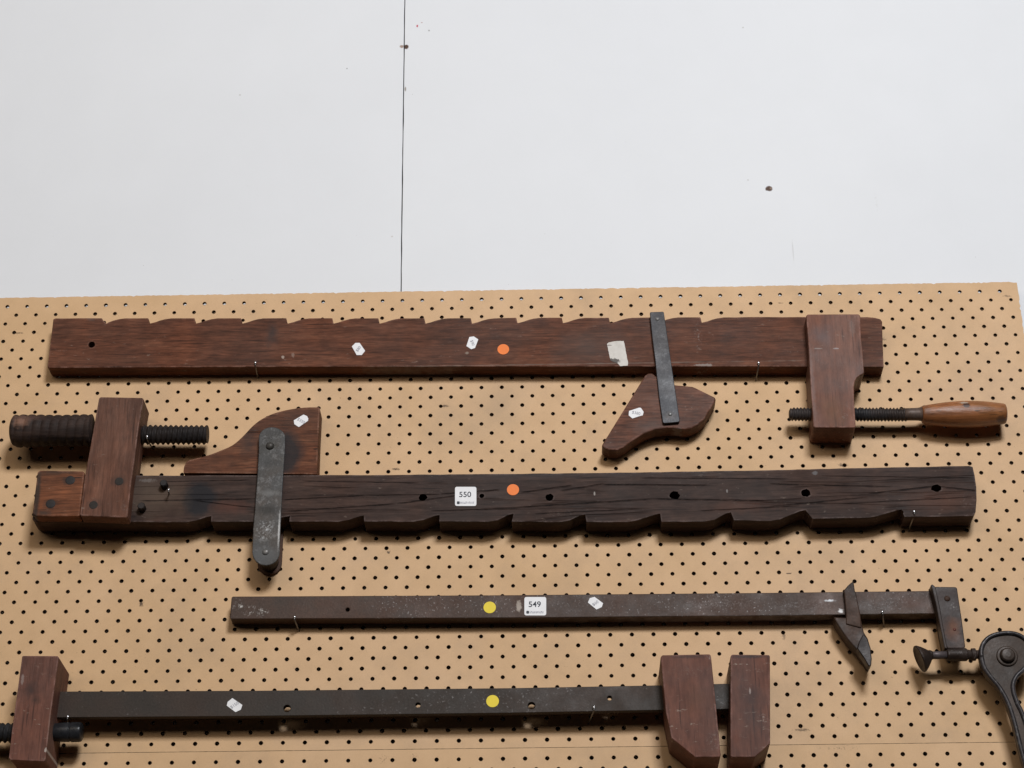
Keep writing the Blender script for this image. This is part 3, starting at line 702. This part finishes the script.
M2q = iron('rusty_back_strap', (.055, .036, .028), (.09, .038, .02), rust_amt=.7, rough=.6, metal=.2)
pts = [(x + 0, y) for x, y in strap(1.0)]
wp = outline(pts, .0402)
obj('back_strap', from_bm(prism_bm(wp, .0006, .0040 - .0002)), M2q, c2, bevel=.0008) if False else None
pc = wxz(265.9, 552, .0402)
# the part of the back strap that shows below the bar, kept clear of the bar itself
zb_ = wxz(265, 522.5, D2)[1] - .001
tail = [(pc[0] - .0145, zb_), (pc[0] - .0145, pc[1])] + [(pc[0] + .0145 * math.cos(R(180 + a)), pc[1] + .0145 * math.sin(R(180 + a))) for a in range(15, 180, 15)] + [(pc[0] + .0145, pc[1]), (pc[0] + .0145, zb_)]
obj('back_strap', from_bm(prism_bm(tail, .0008, .0045)), M2q, c2, bevel=.0008)
obj('spacer', from_bm(lathe_bm((pc[0], -.0046, pc[1] + .001), (0, -1, 0), [(0, .0110), (.0314, .0118)], 28)), M_dark, c2, smooth=False, bevel=.0006)
rivet(c2, 270, 446, .0402, .0052, iron('domed_rivet', (.06, .055, .05), (.06, .04, .03), rough=.4, metal=.4), .0036)
rivet(c2, 265.6, 551.8, .0402, .0043, M_rivet_light, .0022)
price_tag(c2, [(288 + x / 32, 410 + y / 32) for x, y in ((185, 330), (495, 145), (610, 195), (650, 270), (640, 345), (345, 545), (200, 450))], .030, '$350', -33)
dot(c2, 513, 489.8, D2, M_orange)
lot_label(c2, 455, 486.8, 476.4, 505.9, D2, '550')

# ================================================================== CLAMP 3: iron bar clamp with eccentric lever
B3 = tuple(P(230, 625, 0))
c3 = thing('iron_bar_clamp', B3, 'long dark iron bar clamp with hooked slide and round-headed lever at its right end', 'clamp', 'old clamps hanging on the pegboard')
D3 = .021
M3 = iron('spotted_iron', (.050, .032, .025), (.080, .037, .023), white=.75, rust_amt=.45, rough=.48, metal=.3, base=B3, grain=.6, seed=5,
          spots=[(wxz(239, 607, D3), .008, .0095, (.45, .43, .41), 1, dict(ragged=.6, soft=.7, speck=150)), (wxz(252, 611, D3), .014, .009, (.45, .43, .41), 1, dict(ragged=.6, soft=.7, speck=150)), (wxz(263, 613, D3), .008, .006, (.43, .41, .39), 1, dict(ragged=.6, soft=.7, speck=170)),
                 (wxz(518.8, 606, D3), .0035, .008, (.34, .29, .25), .85, dict(ragged=.8, nscale=200, soft=.4)), (wxz(829.5, 600.5, D3), .008, .0018, (.55, .57, .6), .8, dict(ragged=.7, soft=.7, nscale=420)), (wxz(840.6, 610.8, D3), .0035, .003, (.6, .6, .6), .8, dict(ragged=.8, soft=.6, nscale=450)),
                 (wxz(720, 604, D3), .05, .008, (.24, .23, .23), .35, dict(ragged=.6, soft=.9, speck=420)), (wxz(885, 604, D3), .045, .010, (.26, .25, .25), .4, dict(ragged=.6, soft=.9, speck=380)), (wxz(800, 605, D3), .04, .009, (.22, .23, .24), .35, dict(ragged=.6, soft=.9, speck=420)),
                 (wxz(560, 618.2, D3), .5, .0008, (.22, .2, .2), .5, dict(ragged=1.2, nscale=70, soft=.8)), (wxz(915, 604, D3), .02, .01, (.09, .045, .035), .4, dict(soft=.9))])
o = [(231.5, 597.2), (233, 596.3), (256, 596.2), (512, 594.9), (768, 592.6), (936, 590.6), (939.5, 613.6), (768, 615.6), (512, 617.9), (256, 618.9), (231, 619), (229.8, 617.5)]
me = cut(from_bm(prism_bm(outline(o, D3), .0008, D3)), [(circle_pts(wxz(347.6, 609.6, D3), .0023, 12), -.01, .05)])
obj('bar', me, M3, c3, bevel=.0009)
M3c = iron('cast_iron_brown', (.028, .019, .0155), (.060, .029, .017), rust_amt=.8, rough=.5, metal=.25, seed=7, white=.3)
# sliding jaw: collar round the bar, hooked arm below
bmx = prism([(853.6, 580.8), (855, 590.8), (856, 592.5), (858, 602), (860.8, 616.5), (861.5, 628), (846, 624), (846.2, 614), (844.2, 593), (843.4, 590.8), (848, 585.2), (851, 582.6)], .0008, .029)
obj('slide_collar', from_bm(bmx), M3c, c3, bevel=.0012)
hk = [(833.6, 616.8), (847, 617.6), (861, 618.6), (862.4, 626), (864, 632), (868, 638.6), (870.6, 648), (871.6, 658), (871, 665.4), (868.8, 666.2), (864.5, 659.5), (858, 651), (848, 639.8), (841, 630), (836, 622)]
obj('slide_hook', from_bm(prism(hk, .006, .0275)), M3c, c3, bevel=.002)
tp = [(857.2, 648.6), (859.2, 641), (863.4, 633.4), (867.8, 638.8), (870.8, 648), (871.9, 658.6), (871.2, 665.8), (868.6, 666.4), (863.5, 657.5)]
obj('slide_tip', from_bm(prism(tp, .0279, .042)), iron('hook_iron_dark', (.011, .009, .0095), (.05, .03, .025), rust_amt=.4, rough=.42, metal=.3), c3, bevel=.0012)
# bracket at the right end
M3r = iron('rusty_bracket', (.040, .030, .028), (.075, .038, .024), rust_amt=.5, rough=.48, metal=.3, base=B3, seed=1, white=.4,
           spots=[(wxz(953, 628, .034), .012, .018, (.14, .06, .033), .8, dict(soft=.95)), (wxz(954, 607, .034), .006, .006, (.25, .23, .22), .6, dict(ragged=.5, soft=.9, speck=400)), (wxz(951, 615, .034), .014, .003, (.03, .025, .024), .6, dict(soft=.9))])
br = [(934.5, 587.6), (936, 586.5), (955.8, 586.8), (957.2, 588), (959.2, 602), (962, 620), (965.4, 646.5), (964, 648.4), (948, 648.4), (946, 646), (942.6, 628), (938.8, 606)]
obj('bracket', from_bm(prism(br, .0008, .034)), M3r, c3, bevel=.0012)
rb = [(930.7, 585), (932.4, 584), (935.6, 586.8), (939.6, 606), (943.4, 628), (947.4, 648.6), (944.6, 648), (940.6, 628), (936, 604), (932.4, 590)]
obj('bracket_rib', from_bm(prism(rb, .020, .0362)), M3r, c3, bevel=.0009)
rivet(c3, 947.2, 598.6, .034, .0036, M3c, .0016)
rivet(c3, 954.6, 629.5, .034, .0018, iron('rust_spot', (.13, .04, .03), (.1, .03, .02)), .0008)
dj = .030
pa = P(946.5, 654.9, dj)
obj('boss', from_bm(lathe_bm(pa, (1, 0, 0), [(0, .0060), (.001, .0072), (.018, .0076), (.0225, .0076), (.024, .0060), (.028, .0052), (.0285, .0072), (.033, .0074), (.0338, .0052), (.038, .0050), (.0385, .0068), (.042, .0068), (.043, .0050), (.05, .0050)], 28)), M3c, c3, bevel=.0004)
pb_ = P(931, 655.3, dj)
obj('spindle', from_bm(lathe_bm(pb_, (1, 0, 0), [(0, .0036), (.0012, .0046), (.019, .0046)], 24)), iron('spindle_iron', (.085, .07, .072), (.07, .04, .03), rust_amt=.2, rough=.36, metal=.4), c3, smooth=True)
pcup = P(933, 654, dj)
obj('swivel_pad', from_bm(lathe_bm(pcup, (-.93, 0, -.34), [(0, .0040), (.002, .0056), (.004, .0060), (.0065, .0086), (.011, .0128), (.0152, .0158), (.0172, .0160), (.0180, .0148), (.0170, .0100)], 32)), M3c, c3, bevel=.0004)
# eccentric lever
M3l = iron('lever_iron', (.036, .027, .022), (.055, .033, .022), rust_amt=.5, rough=.44, metal=.3, seed=3, base=B3)
M3e = iron('lever_rim_iron', (.034, .031, .033), (.05, .035, .03), rust_amt=.25, rough=.34, metal=.5, seed=8, bright=.12)
left = [(979.4, 657), (979.2, 650), (981.5, 642.5), (987.5, 636), (996, 632.4), (1007, 631), (1017, 632.4), (1025.5, 637), (1031.5, 645), (1033, 655), (1030.5, 664.5), (1024.5, 671.5), (1018.6, 677), (1015.2, 684), (1015.6, 692), (1019.4, 703), (1024.2, 713), (1031.5, 735), (1040, 765), (1049, 800), (1056, 835)]
rightl = [(1040, 838), (1033, 803), (1027, 777), (1021.4, 758.7), (1016.5, 739.5), (1011.6, 720), (1005.8, 703), (998, 689), (988.8, 678), (982, 667.5)]
ol = smooth_line(left + rightl + [left[0]], 4)[:-1]
DL = .040
obj('lever', from_bm(prism(ol, .030, DL)), M3l, c3, bevel=.0012)
path = [P(x, y, DL + .0005) for x, y in ol]
cx_ = sum(p.x for p in path) / len(path)
inn = []
n_ = len(path)
for i in range(n_):
    a = path[i - 1]; b = path[(i + 1) % n_]; t_ = (b - a).normalized(); nn = Vector((-t_.z, 0, t_.x))
    inn.append(path[i] + nn * .0024)
test = inn[0] - path[0]
if (Vector((P(1007, 656, DL).x, 0, P(1007, 656, DL).z)) - Vector((path[0].x, 0, path[0].z))).dot(test) < 0:
    inn = [path[i] * 2 - inn[i] for i in range(n_)]
obj('lever_rim', from_bm(tube_bm(inn + [inn[0]], .0027, 10)), M3e, c3, smooth=True)
obj('pivot_cap', from_bm(lathe_bm(P(1007, 656.4, DL), (0, -1, 0), [(-.002, .0124), (.0014, .0122), (.0022, .0112), (.0023, .0088), (.0058, .0084), (.0074, .0070), (.0080, .003)], 36)), M3l, c3, smooth=False, bevel=.0004)
price_tag(c3, [(584 + x / 32, 592 + y / 32) for x, y in ((340, 155), (610, 360), (570, 480), (400, 560), (125, 335), (185, 195))], D3, '$60', 35)
dot(c3, 489.7, 607.5, D3, M_yellow)
lot_label(c3, 524.4, 597, 546.2, 615.4, D3, '549')

# ================================================================== CLAMP 4: thin flat iron bar with three wooden jaws
B4 = tuple(P(9, 768, 0))
c4 = thing('bar_clamp', B4, 'thin black iron bar clamp with three reddish-brown wooden blocks, lowest on the board', 'clamp', 'old clamps hanging on the pegboard')
M4 = iron('black_flat_bar', (.031, .024, .020), (.055, .030, .020), white=.35, rust_amt=.35, rough=.5, metal=.25, grain=.7, seed=11)
me = from_bm(prism(((40, 691.5), (256, 690.6), (512, 688), (660, 685.2), (752, 683), (752, 708.6), (660, 710), (512, 712.8), (256, 716), (40, 717.6)), .022, .031))
me = cut(me, [(circle_pts(wxz(x, y, .031), r, 16), -.01, .06) for x, y, r in ((287, 708.4, .0042), (418, 705, .0030), (531.5, 705.6, .0042), (609.6, 698, .0027))])
obj('bar', me, M4, c4, bevel=.0005)
def block_wood(name, seed, spots):
    return wood(name, (.100, .046, .037), (.122, .056, .045), (.142, .068, .055), 'z', rough=.6, scratch=.8, base=B4, seed=seed, scale=.8, spots=spots, streak=.35, spec=.2)
DB = .060
MB1 = block_wood('block_wood_a', 21, [(wxz(31, 690, DB), .010, .012, (.04, .026, .024), .75, dict(soft=.9)), (wxz(36, 700, DB), .008, .006, (.035, .024, .02), .6, dict(soft=.9)), (wxz(22.5, 679, DB), .0018, .008, (.26, .2, .18), .7, dict(ragged=.8, nscale=200)), (wxz(27, 706, DB), .009, .005, (.24, .18, .15), .35, dict(ragged=.5, soft=.9, speck=400)),
                                      (wxz(45.6, 750, DB), .0016, .003, (.5, .45, .4), .8), (wxz(49, 725, DB), .0010, .035, (.22, .15, .12), .6, dict(soft=.8))])
MB2 = block_wood('block_wood_b', 23, [(wxz(690, 672, DB), .03, .010, (.2, .14, .12), .35, dict(ragged=.5, soft=.9, speck=330)), (wxz(715, 740, DB), .012, .018, (.3, .24, .21), .4, dict(ragged=.5, soft=.9, speck=330)), (wxz(696, 700, DB), .02, .03, (.12, .05, .028), .4, dict(soft=.95)), (wxz(690, 656.5, DB), .03, .003, (.04, .028, .028), .6, dict(soft=.8)), (wxz(709, 657, DB), .006, .005, (.35, .28, .25), .7, dict(ragged=.4, soft=.9, speck=420))])
MB3 = block_wood('block_wood_c', 27, [(wxz(750, 656.5, DB), .03, .003, (.03, .03, .034), .7, dict(soft=.8)), (wxz(751, 700, DB), .016, .035, (.05, .036, .036), .6, dict(soft=.95)), (wxz(736, 738, DB), .008, .016, (.13, .04, .022), .5, dict(soft=.9)), (wxz(750, 691, DB), .0013, .0042, (.34, .28, .26), .8, dict(ragged=.7)), (wxz(763, 718, DB), .006, .006, (.4, .34, .3), .8, dict(ragged=.4, soft=.9, speck=420)), (wxz(744, 685, DB), .010, .012, (.2, .13, .11), .35, dict(ragged=.5, soft=.9, speck=260))])
f = outline([(22, 656.6), (23, 655.7), (57.4, 655.9), (58.6, 657), (56, 676), (51, 712), (45.4, 759.6), (44, 761.4), (10.6, 759.8), (8.8, 757.8), (12, 730), (17, 694)], DB)
obj('screw_block', from_bm(prism_bm(f, .001, DB)), MB1, c4, bevel=.0016, seg=3)
f = outline([(660.6, 657), (662.4, 655), (709.6, 654), (711, 655.6), (715, 695), (720.8, 755.6), (719.8, 757), (695, 757), (671.6, 738), (666, 712)], DB)
f2 = [(x, z) for x, z in f]
obj('sliding_block', from_bm(prism_bm(f, .001, DB)), MB2, c4, bevel=.0022, seg=3)
f = outline([(730.6, 656), (732, 654.4), (769, 654.8), (770, 656), (770.2, 743.4), (755, 757), (731.6, 757), (730.4, 755.6)], DB)
obj('end_block', from_bm(prism_bm(f, .001, DB)), MB3, c4, bevel=.0022, seg=3)
ds = .032
obj('screw', from_bm(thread_bm(P(-70, 733.8, ds), P(20, 732.8, ds), .0118, .0028, .0062, per=8)), M_dark, c4)
obj('screw_end', from_bm(lathe_bm(P(50, 732.4, ds), (1, 0, 0), [(0, .0100), (.012, .0108), (.0225, .0112), (.0232, .0100), (.0240, .0100), (.0247, .0114), (.0335, .0114), (.036, .0108), (.0373, .0085), (.0377, .004)], 36)), iron('polished_black', (.020, .021, .024), (.03, .022, .02), rust_amt=.2, rough=.3, metal=.4), c4, smooth=False, bevel=.0003)
for ob in (c4.children): 
    if ob.name.startswith('screw_end'):
        for p in ob.data.polygons: p.use_smooth = True
price_tag(c4, [(223 + x / 32, 694 + y / 32) for x, y in ((300, 130), (620, 350), (570, 500), (400, 580), (120, 370), (150, 250))], .031, '$150', 35)
dot(c4, 492.6, 701.2, .031, M_yellow)

# ================================================================== nails that carry the clamps
def nail(bx, by, tx, ty, d, label):
    base = tuple(P(bx, by, 0))
    t = thing('nail', base, label, 'nail', 'thin steel nails holding the clamps up')
    top_ = P(tx, ty, d)
    a = Vector(base) + Vector((0, .004, 0)); e = Vector((top_.x, top_.y, top_.z - .003))
    if e.y > -d * .5: e.y = -d
    path = [a, a.lerp(e, .5), e, Vector((top_.x, top_.y - .0003, top_.z - .0012))]
    obj('shaft', from_bm(tube_bm(path, .0009, 8)), M_nail_shaft, t, smooth=True)
    bm = bmesh.new(); bmesh.ops.create_uvsphere(bm, u_segments=14, v_segments=10, radius=.00165); bmesh.ops.scale(bm, vec=(1, .7, 1), verts=bm.verts)
    bmesh.ops.translate(bm, vec=top_, verts=bm.verts)
    obj('head', from_bm(bm), M_nail, t, smooth=True)
nail(258, 379, 255.4, 362.6, .0265, 'small bright nail under the top sawtooth bar, below its left half')
nail(755.5, 382, 758.6, 362.8, .0265, 'small bright nail under the top sawtooth bar, just left of its head block')
nail(908, 532, 914.3, 511.4, .0345, 'small bright nail under the right end of the dark cracked bar')
nail(153, 449, 147, 436.4, .046, 'small bright nail beside the thin threaded end left of the reddish jaw')
nail(170, 497, 168.6, 489.6, .046, 'small bright nail at the upper black bolt in the dark cracked bar')
nail(299.5, 632, 294.6, 617, .0235, 'small bright nail under the left end of the iron bar near its white paint')
nail(884.8, 628, 882.4, 611.8, .0235, 'small bright nail under the iron bar between its hooked slide and bracket')
nail(66, 727, 67.6, 716.6, .0335, 'small bright nail beside the lower left wooden block under the flat bar')
nail(588, 724, 594, 707.4, .0335, 'small bright nail under the flat bar left of the paired wooden blocks')
